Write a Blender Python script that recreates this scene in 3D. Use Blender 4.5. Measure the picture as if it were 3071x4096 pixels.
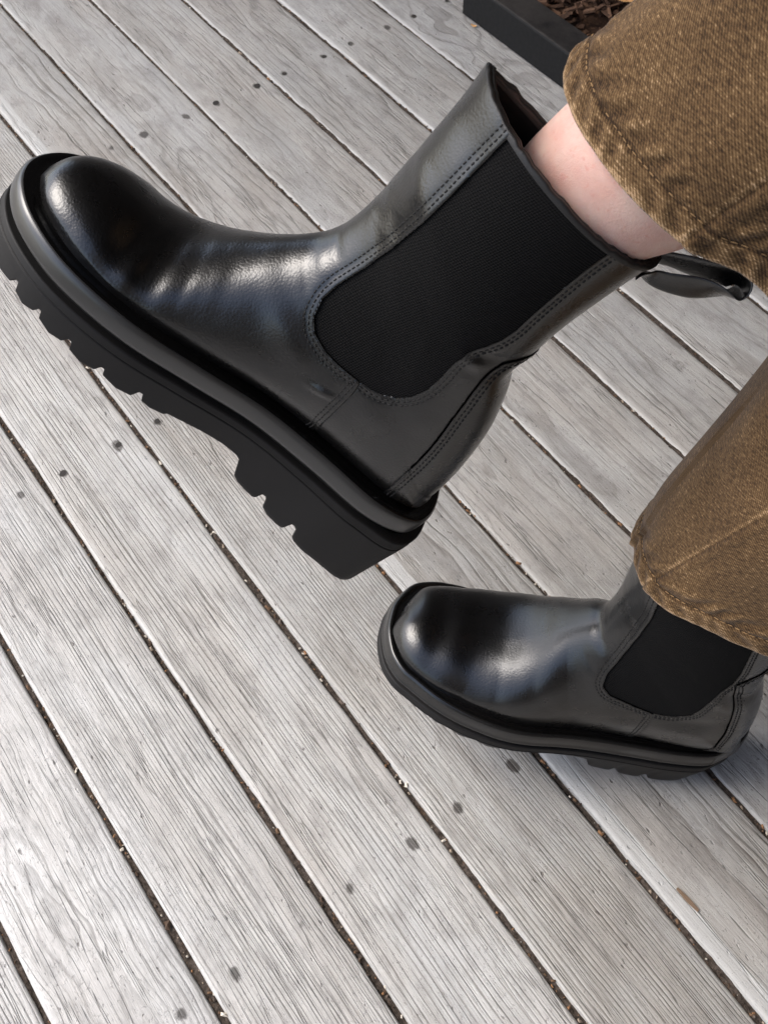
import bpy, bmesh, math, random
import numpy as np
from mathutils import Matrix, Vector, kdtree

for o in list(bpy.data.objects):
    bpy.data.objects.remove(o)
scene = bpy.context.scene
COL = scene.collection
A = np.array

# ------------------------------------------------------------------ camera, world, sun, exposure
CAM_H = 0.8087
Rw = A([[-0.58795024, -0.67607234, 0.44411789],
        [-0.80883232, 0.49831489, -0.31220595],
        [-0.01023675, -0.54277848, -0.83981351]])          # columns: image right, image down, forward
cd = bpy.data.cameras.new('camera')
cam = bpy.data.objects.new('camera', cd)
COL.objects.link(cam)
M3 = Rw @ np.diag([1.0, -1.0, -1.0])
cam.matrix_world = Matrix([[*M3[0], 0], [*M3[1], 0], [*M3[2], CAM_H], [0, 0, 0, 1]])
cd.sensor_fit = 'VERTICAL'
cd.sensor_height = 24.0
cd.lens = 24.0 * 4203.4 / 4096.0
cd.clip_start = 0.02
cd.clip_end = 500
cd.dof.use_dof = True
cd.dof.focus_distance = 0.62
cd.dof.aperture_fstop = 22.0
scene.camera = cam

ROOF_Y = .45
SUN_EL, SUN_AZ = math.radians(50), math.radians(40)         # azimuth measured from +X towards +Y
world = bpy.data.worlds.new('World')
scene.world = world
world.use_nodes = True
wn = world.node_tree
wn.nodes.clear()
sky = wn.nodes.new('ShaderNodeTexSky')
sky.sky_type = 'NISHITA'
sky.sun_disc = False
sky.sun_elevation = SUN_EL
sky.sun_rotation = math.pi / 2 - SUN_AZ
sky.air_density = 1.0
sky.dust_density = 3.0
sky.ozone_density = 1.0
bg = wn.nodes.new('ShaderNodeBackground')
bg.inputs['Strength'].default_value = 0.15
wo = wn.nodes.new('ShaderNodeOutputWorld')
wn.links.new(sky.outputs[0], bg.inputs[0])
wn.links.new(bg.outputs[0], wo.inputs[0])

sl = bpy.data.lights.new('sun', 'SUN')
sl.energy = 1.35
sl.angle = math.radians(36)
sl.color = (1.0, 0.985, 0.965)
sun = bpy.data.objects.new('sun', sl)
COL.objects.link(sun)
sd = Vector((math.cos(SUN_EL) * math.cos(SUN_AZ), math.cos(SUN_EL) * math.sin(SUN_AZ), math.sin(SUN_EL)))
sun.rotation_euler = (-sd).to_track_quat('-Z', 'Y').to_euler()
sun.location = sd * 5

scene.view_settings.view_transform = 'Standard'
scene.view_settings.look = 'None'
scene.view_settings.gamma = 1.0
scene.view_settings.use_curve_mapping = False
scene.view_settings.exposure = 1.14
scene.cycles.use_denoising = True

# ------------------------------------------------------------------ helpers
rng = np.random.default_rng(7)
NAIL_X = (.173, .642, 1.033, -.24, 1.45, 1.86, 2.3, -.66)      # joist lines under the deck


def tag(o, label=None, cat=None, group=None, kind=None):
    if label: o['label'] = label
    if cat: o['category'] = cat
    if group: o['group'] = group
    if kind: o['kind'] = kind
    return o


def empty(name, matrix=None, parent=None):
    o = bpy.data.objects.new(name, None)
    COL.objects.link(o)
    o.empty_display_size = 0.05
    if parent: o.parent = parent
    if matrix is not None: o.matrix_world = matrix
    return o


def mesh_obj(name, verts, faces, mat, parent=None, smooth=True, uv=None):
    me = bpy.data.meshes.new(name)
    verts = np.asarray(verts, float)
    if isinstance(faces, np.ndarray):
        k = faces.shape[1]
        me.vertices.add(len(verts))
        me.vertices.foreach_set('co', verts.ravel())
        me.loops.add(faces.size)
        me.loops.foreach_set('vertex_index', faces.ravel().astype(np.int32))
        me.polygons.add(len(faces))
        me.polygons.foreach_set('loop_start', np.arange(0, faces.size, k, dtype=np.int32))
        me.polygons.foreach_set('loop_total', np.full(len(faces), k, dtype=np.int32))
        me.update(calc_edges=True)
    else:
        me.from_pydata(verts.tolist(), [], faces)
    me.validate()
    if uv is not None:
        lay = me.uv_layers.new(name='UVMap')
        li = np.zeros(len(me.loops), dtype=np.int32)
        me.loops.foreach_get('vertex_index', li)
        lay.data.foreach_set('uv', np.asarray(uv, float)[li].ravel())
    me.polygons.foreach_set('use_smooth', np.full(len(me.polygons), smooth))
    me.update()
    o = bpy.data.objects.new(name, me)
    COL.objects.link(o)
    if mat: me.materials.append(mat)
    if parent: o.parent = parent
    return o


def grid_faces(n, m, wrap=False):
    i = np.arange(n - 1)[:, None]
    j = np.arange(m if wrap else m - 1)[None]
    j2 = (j + 1) % m
    return np.stack([i * m + j, i * m + j2, (i + 1) * m + j2, (i + 1) * m + j], -1).reshape(-1, 4)


def crs(P, n=0, closed=False, u=None):
    P = np.asarray(P, float)
    N = len(P)
    if u is None:
        u = np.linspace(0, N if closed else N - 1, n, endpoint=not closed)
    i = np.floor(u).astype(int)
    if not closed: i = np.minimum(i, N - 2)
    t = (u - i)[:, None] if P.ndim > 1 else (u - i)
    g = (lambda k: P[k % N]) if closed else (lambda k: P[np.clip(k, 0, N - 1)])
    p0, p1, p2, p3 = g(i - 1), g(i), g(i + 1), g(i + 2)
    return .5 * ((2 * p1) + (-p0 + p2) * t + (2 * p0 - 5 * p1 + 4 * p2 - p3) * t ** 2 + (-p0 + 3 * p1 - 3 * p2 + p3) * t ** 3)


def smooth01(x):
    x = np.clip(x, 0, 1)
    return x * x * (3 - 2 * x)


def vnoise(x, seed=0):
    """smooth 1D value noise"""
    r = np.random.default_rng(seed).normal(size=4096)
    i = np.floor(x).astype(int)
    f = x - i
    f = f * f * (3 - 2 * f)
    return r[i % 4096] * (1 - f) + r[(i + 1) % 4096] * f


# ------------------------------------------------------------------ materials
class NT:
    def __init__(self, name):
        self.m = bpy.data.materials.new(name)
        self.m.use_nodes = True
        self.t = self.m.node_tree
        self.t.nodes.clear()
        self.out = self.n('ShaderNodeOutputMaterial')
        self.b = self.n('ShaderNodeBsdfPrincipled')
        self.l(self.b.outputs[0], self.out.inputs[0])

    def n(self, typ, **kw):
        nd = self.t.nodes.new(typ)
        for k, v in kw.items(): setattr(nd, k, v)
        return nd

    def l(self, a, b): self.t.links.new(a, b)

    def val(self, inp, v):
        if hasattr(v, 'is_linked') or isinstance(v, bpy.types.NodeSocket): self.l(v, inp)
        else: inp.default_value = v

    def math(self, op, a, b=0.0, c=None, clamp=False):
        nd = self.n('ShaderNodeMath', operation=op)
        nd.use_clamp = clamp
        self.val(nd.inputs[0], a)
        self.val(nd.inputs[1], b)
        if c is not None: self.val(nd.inputs[2], c)
        return nd.outputs[0]

    def mapr(self, v, a, b, c=0.0, d=1.0, smooth=False):
        nd = self.n('ShaderNodeMapRange')
        if smooth: nd.interpolation_type = 'SMOOTHSTEP'
        self.val(nd.inputs['Value'], v)
        for k, x in zip(('From Min', 'From Max', 'To Min', 'To Max'), (a, b, c, d)): self.val(nd.inputs[k], x)
        return nd.outputs[0]

    def noise(self, vec, scale, detail=3, rough=.5, dist=0.0, out='Fac'):
        nd = self.n('ShaderNodeTexNoise')
        self.l(vec, nd.inputs['Vector'])
        nd.inputs['Scale'].default_value = scale
        nd.inputs['Detail'].default_value = detail
        nd.inputs['Roughness'].default_value = rough
        nd.inputs['Distortion'].default_value = dist
        return nd.outputs[out]

    def mapping(self, vec, scale=(1, 1, 1), loc=(0, 0, 0), rot=(0, 0, 0)):
        nd = self.n('ShaderNodeMapping')
        self.l(vec, nd.inputs[0])
        self.val(nd.inputs['Location'], loc)
        nd.inputs['Rotation'].default_value = rot
        nd.inputs['Scale'].default_value = scale
        return nd.outputs[0]

    def mix(self, fac, a, b):
        nd = self.n('ShaderNodeMix', data_type='RGBA')
        self.val(nd.inputs[0], fac)
        for s, v in ((nd.inputs[6], a), (nd.inputs[7], b)):
            if isinstance(v, tuple): s.default_value = (*v, 1)
            else: self.l(v, s)
        return nd.outputs[2]

    def bump(self, h, strength=1.0, dist=.001, normal=None):
        nd = self.n('ShaderNodeBump')
        nd.inputs['Strength'].default_value = strength
        nd.inputs['Distance'].default_value = dist
        self.l(h, nd.inputs['Height'])
        if normal is not None: self.l(normal, nd.inputs['Normal'])
        return nd.outputs[0]

    def co(self, which='Object'):
        return self.n('ShaderNodeTexCoord').outputs[which]

    def sep(self, v):
        nd = self.n('ShaderNodeSeparateXYZ')
        self.l(v, nd.inputs[0])
        return nd.outputs

    def comb(self, x, y, z):
        nd = self.n('ShaderNodeCombineXYZ')
        for s, v in zip(nd.inputs, (x, y, z)): self.val(s, v)
        return nd.outputs[0]

    def set(self, **kw):
        for k, v in kw.items():
            inp = self.b.inputs[k]
            if isinstance(v, tuple): inp.default_value = (*v, 1) if inp.type == 'RGBA' else v
            elif isinstance(v, (int, float)): inp.default_value = v
            else: self.l(v, inp)
        return self


def leather_mat():
    k = NT('black_leather')
    c = k.co()
    vor = k.n('ShaderNodeTexVoronoi', feature='SMOOTH_F1')
    k.l(k.mapping(c, (1, 1, 1)), vor.inputs['Vector'])
    vor.inputs['Scale'].default_value = 780
    vor.inputs['Smoothness'].default_value = .6
    n2 = k.noise(c, 1400, 2, .5)
    n3 = k.noise(c, 60, 3, .55)
    h = k.math('ADD', k.math('MULTIPLY', vor.outputs['Distance'], -.8), k.math('MULTIPLY', n2, .35))
    b1 = k.bump(n3, .05, .002)
    b2 = k.bump(h, .28, .0004, b1)
    rough = k.mapr(n3, .3, .7, .25, .33)
    k.set(**{'Base Color': (.0035, .0033, .0033), 'Roughness': rough, 'Normal': b2, 'Specular IOR Level': .62, 'Coat Weight': .2, 'Coat Roughness': .3, 'Coat IOR': 1.6})
    return k.m


def plain(name, col, rough, spec=.5, bump_scale=None, bump_s=.2, bump_d=.0005):
    k = NT(name)
    k.set(**{'Base Color': col, 'Roughness': rough, 'Specular IOR Level': spec})
    if bump_scale:
        k.set(Normal=k.bump(k.noise(k.co(), bump_scale, 3, .6), bump_s, bump_d))
    return k.m


def elastic_mat():
    k = NT('elastic_knit')
    s = k.sep(k.co())
    cc = k.comb(s[0], 0.0, s[2])
    wob = k.noise(cc, 40, 2, .5)
    z = k.math('ADD', s[2], k.math('MULTIPLY', wob, .0012))
    r = k.math('SINE', k.math('MULTIPLY', z, 2 * math.pi / .00125))
    v = k.math('SINE', k.math('MULTIPLY', k.math('ADD', s[0], k.math('MULTIPLY', s[2], .25)), 2 * math.pi / .0013))
    h = k.math('ADD', r, k.math('MULTIPLY', v, .45))
    col = k.mix(k.mapr(h, -1.2, 1.4), (.0008, .0008, .0009), (.0080, .0077, .0078))
    k.set(**{'Base Color': col, 'Roughness': .85, 'Specular IOR Level': .14, 'Normal': k.bump(h, .5, .0003),
             'Sheen Weight': .0})
    return k.m


def denim_mat():
    k = NT('brown_denim')
    uv = k.co('UV')
    s = k.sep(uv)
    big = k.noise(uv, 22, 4, .6)
    wob = k.noise(uv, 160, 2, .5)
    d = k.math('ADD', k.math('ADD', s[0], k.math('MULTIPLY', s[1], 1.15)), k.math('MULTIPLY', wob, .0005))
    tw = k.math('SINE', k.math('MULTIPLY', d, 2 * math.pi / .00165))
    yarn = k.noise(k.mapping(uv, (250, 1050, 1)), 1.0, 2, .7)          # short bright yarn flecks
    yarn2 = k.noise(k.mapping(uv, (800, 520, 1)), 1.0, 2, .6)
    slub = k.noise(k.mapping(uv, (900, 60, 1)), 1.0, 3, .6)
    fac = k.math('ADD', k.math('MULTIPLY', tw, .13), k.math('MULTIPLY', yarn, 1.35))
    fac = k.math('ADD', fac, k.math('MULTIPLY', yarn2, .5))
    fac = k.math('ADD', fac, k.math('MULTIPLY', slub, .25))
    fac = k.math('ADD', fac, k.math('MULTIPLY', k.math('SUBTRACT', big, .5), .55))
    wear = k.n('ShaderNodeAttribute', attribute_name='wear')
    fac = k.math('ADD', fac, k.math('MULTIPLY', wear.outputs['Fac'], .5))
    ramp = k.n('ShaderNodeValToRGB')
    k.l(k.mapr(fac, .68, 1.5), ramp.inputs[0])
    e = ramp.color_ramp.elements
    e[0].position, e[0].color = 0, (.026, .0145, .0068, 1)
    e[1].position, e[1].color = 1, (.40, .265, .15, 1)
    for p, c in ((.32, (.074, .0415, .018, 1)), (.55, (.113, .066, .029, 1)), (.78, (.178, .110, .052, 1))):
        x = ramp.color_ramp.elements.new(p)
        x.color = c
    h = k.math('ADD', k.math('MULTIPLY', tw, .3), k.math('MULTIPLY', yarn, 1.3))
    k.set(**{'Base Color': ramp.outputs[0], 'Roughness': .9, 'Specular IOR Level': .2, 'Normal': k.bump(h, .45, .0005),
             'Sheen Weight': .15, 'Sheen Roughness': .4})
    return k.m


def skin_mat():
    k = NT('pale_skin')
    c = k.co()
    blot = k.noise(c, 55, 3, .6)
    spots = k.noise(c, 240, 2, .5)
    col = k.mix(k.mapr(blot, .35, .7), (.68, .475, .40), (.60, .345, .285))
    col = k.mix(k.mapr(spots, .62, .74, 0, .5), col, (.58, .25, .2))
    k.set(**{'Base Color': col, 'Roughness': .5, 'Specular IOR Level': .35, 'Subsurface Weight': .25, 'Subsurface Scale': .004,
             'Subsurface Radius': (1.0, .35, .2), 'Normal': k.bump(k.noise(c, 900, 4, .7), .5, .0007)})
    return k.m


def wood_mat():
    k = NT('weathered_wood')
    c = k.co()
    at = lambda nm: k.n('ShaderNodeAttribute', attribute_type='OBJECT', attribute_name=nm).outputs['Fac']
    seed, ring, pz, py, tone, slope, knot = at('seed'), at('ring'), at('pith_depth'), at('pith_side'), at('tone'), at('slope'), at('swirl')
    s = k.sep(c)
    cs = k.comb(k.math('ADD', s[0], k.math('MULTIPLY', seed, 3.7)), k.math('ADD', s[1], seed), k.math('ADD', s[2], k.math('MULTIPLY', seed, 1.3)))
    big = k.noise(k.mapping(cs, (1.7, 7, 7)), 1.0, 2, .5)
    med = k.noise(k.mapping(cs, (5, 30, 30)), 1.0, 2, .5)
    fin = k.noise(k.mapping(cs, (40, 260, 260)), 1.0, 3, .6)
    swl = k.noise(k.mapping(cs, (10, 16, 16)), 1.0, 2, .5)
    dy = k.math('MULTIPLY', k.math('SUBTRACT', big, .5), .022)
    dm = k.math('MULTIPLY', k.math('SUBTRACT', med, .5), .0030)
    df_ = k.math('MULTIPLY', k.math('SUBTRACT', fin, .5), .0014)
    ds = k.math('MULTIPLY', k.math('SUBTRACT', swl, .5), k.math('MULTIPLY', knot, .05))
    yy = k.math('ADD', k.math('SUBTRACT', s[1], py), dy)
    zz = k.math('ADD', k.math('SUBTRACT', s[2], pz), k.math('MULTIPLY', s[0], slope))
    r = k.math('SQRT', k.math('ADD', k.math('MULTIPLY', yy, yy), k.math('MULTIPLY', zz, zz)))
    r = k.math('ADD', k.math('ADD', k.math('ADD', r, dm), df_), ds)
    # uneven ring widths
    rw_ = k.noise(k.comb(k.math('MULTIPLY', r, 90), seed, 0.0), 1.0, 2, .5)
    ph = k.math('ADD', k.math('DIVIDE', r, ring), k.math('MULTIPLY', rw_, 2.2))
    fr = k.math('FRACT', ph)
    line = k.math('MAXIMUM', k.mapr(fr, 0.0, .16, 1, 0, True), k.mapr(fr, .60, 1.0, 0, 1, True))
    line = k.math('POWER', line, 1.5)
    ringn = k.noise(k.comb(k.math('MULTIPLY', k.math('FLOOR', ph), 7.31), k.math('MULTIPLY', s[0], 5.0), seed), 1.0, 3, .6)
    lmask = k.mapr(ringn, .34, .66, .08, 1.0)
    line = k.math('MULTIPLY', k.math('MULTIPLY', line, lmask), at('line'))
    fib = k.noise(k.mapping(cs, (24, 700, 700)), 1.0, 4, .7)
    fib2 = k.noise(k.mapping(cs, (60, 1500, 1500)), 1.0, 2, .6)
    grit = k.noise(cs, 380, 4, .7)
    pits = k.noise(k.mapping(cs, (110, 210, 210)), 1.0, 2, .5)
    blot = k.noise(k.mapping(cs, (6, 15, 15)), 1.0, 4, .6)
    blot2 = k.noise(k.mapping(cs, (30, 60, 60)), 1.0, 5, .68)
    hue = k.noise(k.mapping(cs, (4.5, 12, 12), (3.3, 1.7, 0)), 1.0, 4, .6)
    base = k.mix(k.mapr(blot, .32, .7), (.375, .363, .342), (.515, .506, .486))
    base = k.mix(k.mapr(hue, .46, .66, 0, .38), base, (.35, .305, .265))
    base = k.mix(k.mapr(hue, .5, .3, 0, .45), base, (.36, .365, .375))
    base = k.mix(k.mapr(blot2, .48, .72, 0, .7), base, (.235, .222, .21))
    base = k.mix(k.mapr(fib, .48, .72, 0, .48), base, (.23, .21, .19))
    base = k.mix(k.mapr(fib2, .55, .75, 0, .4), base, (.62, .605, .575))
    base = k.mix(k.math('MULTIPLY', line, .8), base, (.12, .103, .09))
    base = k.mix(k.mapr(grit, .6, .74, 0, .6), base, (.15, .135, .125))
    base = k.mix(k.mapr(pits, .70, .76, 0, .75), base, (.11, .095, .085))
    # dark iron stain round each nail
    st = None
    for nx in NAIL_X[:3]:
        dx = k.math('MULTIPLY', k.math('SUBTRACT', s[0], nx), .75)
        dn = k.math('SUBTRACT', k.math('ABSOLUTE', s[1]), .0285)
        d2 = k.math('ADD', k.math('MULTIPLY', dx, dx), k.math('MULTIPLY', dn, dn))
        d = k.math('ADD', k.math('SQRT', d2), k.math('MULTIPLY', k.math('SUBTRACT', blot2, .5), .016))
        m = k.mapr(d, .0022, .0048, .9, 0, True)
        st = m if st is None else k.math('MAXIMUM', st, m)
    base = k.mix(st, base, (.055, .047, .041))
    crk = k.noise(k.mapping(cs, (3.2, 75, 75), (0, 5.2, 0)), 1.0, 3, .55)
    crk = k.math('MULTIPLY', k.mapr(k.math('ABSOLUTE', k.math('SUBTRACT', crk, .5)), .004, .014, 1, 0), k.mapr(hue, .42, .56))
    base = k.mix(k.math('MULTIPLY', crk, .38), base, (.10, .088, .078))
    rub = k.math('MULTIPLY', k.mapr(k.math('ADD', s[1], k.math('MULTIPLY', k.math('SUBTRACT', blot2, .5), .006)), .0325, .0350, 0, .8, True), at('rub'))
    base = k.mix(rub, base, (.56, .555, .54))
    edge = k.mapr(k.math('ABSOLUTE', s[1]), .0435, .0475, 0, 1, True)
    edgen = k.math('MULTIPLY', edge, k.mapr(blot2, .35, .6, .35, 1))
    base = k.mix(k.math('MULTIPLY', edgen, .55), base, (.62, .61, .585))  # paints in the highlight where plank edges catch the light
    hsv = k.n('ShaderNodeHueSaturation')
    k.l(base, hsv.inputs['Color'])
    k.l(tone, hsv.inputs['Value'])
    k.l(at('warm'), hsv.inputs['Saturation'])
    h = k.math('SUBTRACT', k.math('MULTIPLY', fib, .7), k.math('MULTIPLY', line, .9))
    h = k.math('ADD', h, k.math('MULTIPLY', blot2, .8))
    h = k.math('SUBTRACT', h, k.math('MULTIPLY', k.mapr(grit, .56, .75), .45))
    h = k.math('SUBTRACT', h, k.math('MULTIPLY', k.mapr(pits, .68, .76), .8))
    h = k.math('SUBTRACT', h, k.math('MULTIPLY', crk, .9))
    k.set(**{'Base Color': hsv.outputs[0], 'Roughness': k.mapr(blot2, .3, .7, .42, .62), 'Specular IOR Level': .5,
             'Normal': k.bump(h, .8, .0010)})
    return k.m


def debris_mat():
    k = NT('gap_dirt')
    c = k.co()
    n = k.noise(c, 260, 5, .7)
    n2 = k.noise(c, 90, 3, .6)
    col = k.mix(k.mapr(n, .35, .7), (.03, .023, .018), (.13, .105, .088))
    col = k.mix(k.mapr(n2, .62, .72, 0, .6), col, (.16, .09, .05))
    k.set(**{'Base Color': col, 'Roughness': .95, 'Specular IOR Level': .15, 'Normal': k.bump(n, 1.0, .003)})
    return k.m


def chip_mat():
    k = NT('wood_chip')
    info = k.n('ShaderNodeNewGeometry')
    rnd = info.outputs['Random Per Island']
    ramp = k.n('ShaderNodeValToRGB')
    k.l(rnd, ramp.inputs[0])
    ramp.color_ramp.interpolation = 'CONSTANT'
    e = ramp.color_ramp.elements
    e[0].position, e[0].color = 0, (.07, .045, .03, 1)
    e[1].position, e[1].color = .9, (.62, .56, .47, 1)
    for p, c in ((.35, (.14, .085, .05, 1)), (.55, (.26, .14, .07, 1)), (.7, (.13, .1, .08, 1)), (.8, (.3, .24, .18, 1))):
        x = ramp.color_ramp.elements.new(p)
        x.color = c
    k.set(**{'Base Color': ramp.outputs[0], 'Roughness': .85, 'Specular IOR Level': .3})
    return k.m


M = {
    'leather': leather_mat(),
    'elastic': elastic_mat(),
    'denim': denim_mat(),
    'skin': skin_mat(),
    'wood': wood_mat(),
    'dirt': debris_mat(),
    'chip': chip_mat(),
    'rand': plain('rubber_lit', (.021, .0205, .0198), .33, .9, 500, .03),  # lit copy: the grey paints in the deck's reflection on the raised boot
    'rand_shaded': plain('rubber_shaded', (.008, .0078, .0076), .24, .7, 500, .03),  # shaded copy of the same rubber, for the planted boot
    'welt': plain('glossy_welt', (.004, .0038, .0038), .14, .5, 900, .05),
    'sole': plain('matt_rubber', (.0092, .0084, .0081), .6, .3, 600, .12, .0006),
    'lining': plain('dark_lining', (.008, .0075, .007), .8, .3),
    'edge': plain('cut_leather_edge', (.014, .0132, .0128), .55, .5, 900, .3, .0006),
    'thread': plain('black_thread', (.012, .0115, .011), .75, .3),
    'seamthread': plain('brown_thread', (.26, .16, .075), .85, .2),
    'seamlight': plain('pale_thread', (.5, .38, .24), .85, .2),
    'metal': None, 'stain': plain('dark_stained_timber', (.035, .026, .02), .6, .4, 40, .3, .002), 'nail': plain('rusty_nail', (.022, .018, .015), .7, .4, 900, .6, .0008),
}


def metal_mat():
    k = NT('black_painted_metal')
    c = k.co()
    n = k.noise(c, 24, 4, .65)
    n2 = k.noise(c, 180, 3, .6)
    geo = k.n('ShaderNodeNewGeometry')
    up = k.mapr(k.sep(geo.outputs['Normal'])[2], .5, .9)
    dust = k.math('MULTIPLY', up, k.mapr(n, .3, .75, .1, .8))
    col = k.mix(dust, (.0045, .0048, .0055), (.060, .053, .048))
    k.set(**{'Base Color': col, 'Roughness': k.mapr(n2, .3, .7, .5, .7), 'Specular IOR Level': .25, 'Normal': k.bump(n2, .1, .0008)})
    return k.m


def mulch_mat():
    k = NT('bark_mulch')
    c = k.co()
    rnd = k.n('ShaderNodeNewGeometry').outputs['Random Per Island']
    n = k.noise(c, 150, 4, .65)
    col = k.mix(rnd, (.045, .025, .016), (.12, .066, .04))
    col = k.mix(k.mapr(n, .55, .75, 0, .7), col, (.19, .1, .055))
    k.set(**{'Base Color': col, 'Roughness': .9, 'Specular IOR Level': .2, 'Normal': k.bump(n, .8, .002)})
    return k.m


M['metal'] = metal_mat()
M['mulch'] = mulch_mat()
M['leaf'] = plain('dry_leaf', (.55, .3, .12), .7, .3, 300, .4, .001)
M['ground'] = plain('bare_soil', (.10, .085, .065), .95, .2, 30, .5, .01)

# ------------------------------------------------------------------ deck and ground
PITCH, Y0 = .10067, -.76715            # gap centres at Y0 + k*PITCH
PW, PT = .0964, .030                   # plank width, thickness
GAP = PITCH - PW

g = mesh_obj('ground', [(-250, -250, -.25), (250, -250, -.25), (250, 250, -.25), (-250, 250, -.25)], [[0, 1, 2, 3]], M['ground'], smooth=False)
tag(g, 'bare soil ground under and around the wooden deck', 'ground', kind='structure')

deck = empty('deck')
tag(deck, 'weathered grey timber deck of parallel planks', 'deck', kind='structure')
XA, XB = -1.3, 2.9


def plank_mesh(seed):
    r = np.random.default_rng(seed)
    hw = PW / 2
    b = .0022 + r.uniform(-.0005, .0008)
    prof = [(-hw, -PT), (-hw, -b * 1.4), (-hw + b * .12, -b * .75), (-hw + b * .42, -b * .3), (-hw + b, -.0002)]
    top = [(y, 0.0) for y in np.linspace(-hw + b * 2, hw - b * 2, 9)]
    prof = prof + top + [(-a, z) for a, z in prof[::-1]]
    prof = A(prof)
    xs = np.linspace(XA, XB, 420)
    V = np.zeros((len(xs), len(prof), 3))
    cup = r.uniform(-.0006, .0012)
    z = prof[:, 1] + cup * (1 - (prof[:, 0] / hw) ** 2) * (prof[:, 1] > -.01)
    eL = vnoise(xs * 9 + 50, seed * 3 + 1) * .0005 + vnoise(xs * 45 + 9, seed * 3 + 11) * .0003
    eR = vnoise(xs * 9 + 20, seed * 3 + 2) * .00045 + vnoise(xs * 45 + 5, seed * 3 + 12) * .00022
    wL = np.clip(-prof[:, 0] / hw, 0, 1) ** 4
    wR = np.clip(prof[:, 0] / hw, 0, 1) ** 4
    V[..., 0] = xs[:, None]
    V[..., 1] = prof[None, :, 0] + eL[:, None] * wL + eR[:, None] * wR
    V[..., 2] = z[None] + (vnoise(xs * 6, seed + 77) * .0003)[:, None] + (vnoise(xs * 25, seed + 78) * .00018)[:, None] * np.abs(prof[None, :, 0] / hw)
    return V.reshape(-1, 3), grid_faces(len(xs), len(prof)), cup


# plank look by index: (ring period, pith depth, pith side, slope, swirl, tone, warm, line)
LOOK = {  # tone partly paints in the light: higher-numbered boards brighter
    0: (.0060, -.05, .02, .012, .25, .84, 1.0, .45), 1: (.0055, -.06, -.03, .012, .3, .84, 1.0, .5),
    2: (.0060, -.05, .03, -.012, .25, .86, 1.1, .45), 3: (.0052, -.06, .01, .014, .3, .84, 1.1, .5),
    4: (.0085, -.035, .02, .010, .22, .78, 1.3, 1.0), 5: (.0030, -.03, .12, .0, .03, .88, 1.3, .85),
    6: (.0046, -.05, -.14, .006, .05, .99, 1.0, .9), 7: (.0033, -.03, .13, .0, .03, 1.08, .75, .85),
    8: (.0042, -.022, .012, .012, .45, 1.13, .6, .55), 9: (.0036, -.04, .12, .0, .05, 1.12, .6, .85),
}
r0 = np.random.default_rng(3)
nail_me = None
bmn = bmesh.new()
bmesh.ops.create_circle(bmn, cap_ends=True, radius=.0034, segments=12)
for v in bmn.verts:
    v.co.z = .0003
ext = bmesh.ops.inset_region(bmn, faces=bmn.faces[:], thickness=.0012, depth=-.0009)
nail_me = bpy.data.meshes.new('nail_head')
bmn.to_mesh(nail_me)
bmn.free()
nail_me.materials.append(M['nail'])
for k in range(-10, 22):
    yc = Y0 + (k + .5) * PITCH
    V, Fq, cup = plank_mesh(100 + k)
    o = mesh_obj('plank', V, Fq, M['wood'], deck)
    o.location = (0, yc, r0.uniform(-.0010, .0006))
    o.rotation_euler = (r0.uniform(-.006, .006), 0, 0)
    if k <= 3: o.scale.y = 1.014
    o['rub'] = 1.0 if k == 4 else 0.0
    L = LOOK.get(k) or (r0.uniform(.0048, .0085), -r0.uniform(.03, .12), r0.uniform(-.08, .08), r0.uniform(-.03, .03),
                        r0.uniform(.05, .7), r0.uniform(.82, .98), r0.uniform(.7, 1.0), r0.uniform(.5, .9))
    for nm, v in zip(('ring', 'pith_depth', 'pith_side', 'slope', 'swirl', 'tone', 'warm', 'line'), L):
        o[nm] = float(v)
    o['seed'] = float(k * 1.37 + 20)
    for nx in NAIL_X:
        for sgn in (-1, 1):
            if k == 4 and nx == .173: continue
            q = bpy.data.objects.new('nail_head', nail_me)
            COL.objects.link(q)
            q.parent = o
            sc = r0.uniform(.75, 1.15)
            q.scale = (sc * r0.uniform(.9, 1.3), sc, 1)
            q.rotation_euler = (0, 0, r0.uniform(0, 6))
            q.location = (nx + r0.uniform(-.0015, .0015), sgn * (.0285 + r0.uniform(-.0015, .0015)), cup * .63 + .0006)

# joists carrying the planks
for nx in NAIL_X:
    V = A([(nx + a * .022, y, z) for a in (-1, 1) for y in (-1.78, 1.42) for z in (-.17, -PT - .002)])
    j = mesh_obj('joist', V, [[0, 1, 3, 2], [4, 6, 7, 5], [0, 4, 5, 1], [2, 3, 7, 6], [0, 2, 6, 4], [1, 5, 7, 3]], M['nail'], deck, smooth=False)

# dark timber wall added outside the picture to block sky and darken reflections
wall = empty('shade_wall')
tag(wall, 'unseen dark timber wall added along the deck to darken reflections', 'wall')
for i in range(16):
    zb_, zt_ = -.2 + i * .18, -.2 + i * .18 + .176
    V = A([(x, -1.56 - d, z) for x in (-3, 5) for d, z in ((0, zb_), (.018, zt_), (.05, zt_), (.05, zb_))])
    fq = [[0, 1, 2, 3], [7, 6, 5, 4], [0, 4, 5, 1], [1, 5, 6, 2], [2, 6, 7, 3], [3, 7, 4, 0]]
    mesh_obj('cladding_board', V, fq, M['stain'], wall, smooth=False)
    V = A([(-1.46 - d, y, z) for y in (-1.555, 3.2) for d, z in ((0, zb_), (.018, zt_), (.05, zt_), (.05, zb_))])
    mesh_obj('cladding_board', V, fq, M['stain'], wall, smooth=False)

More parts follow.
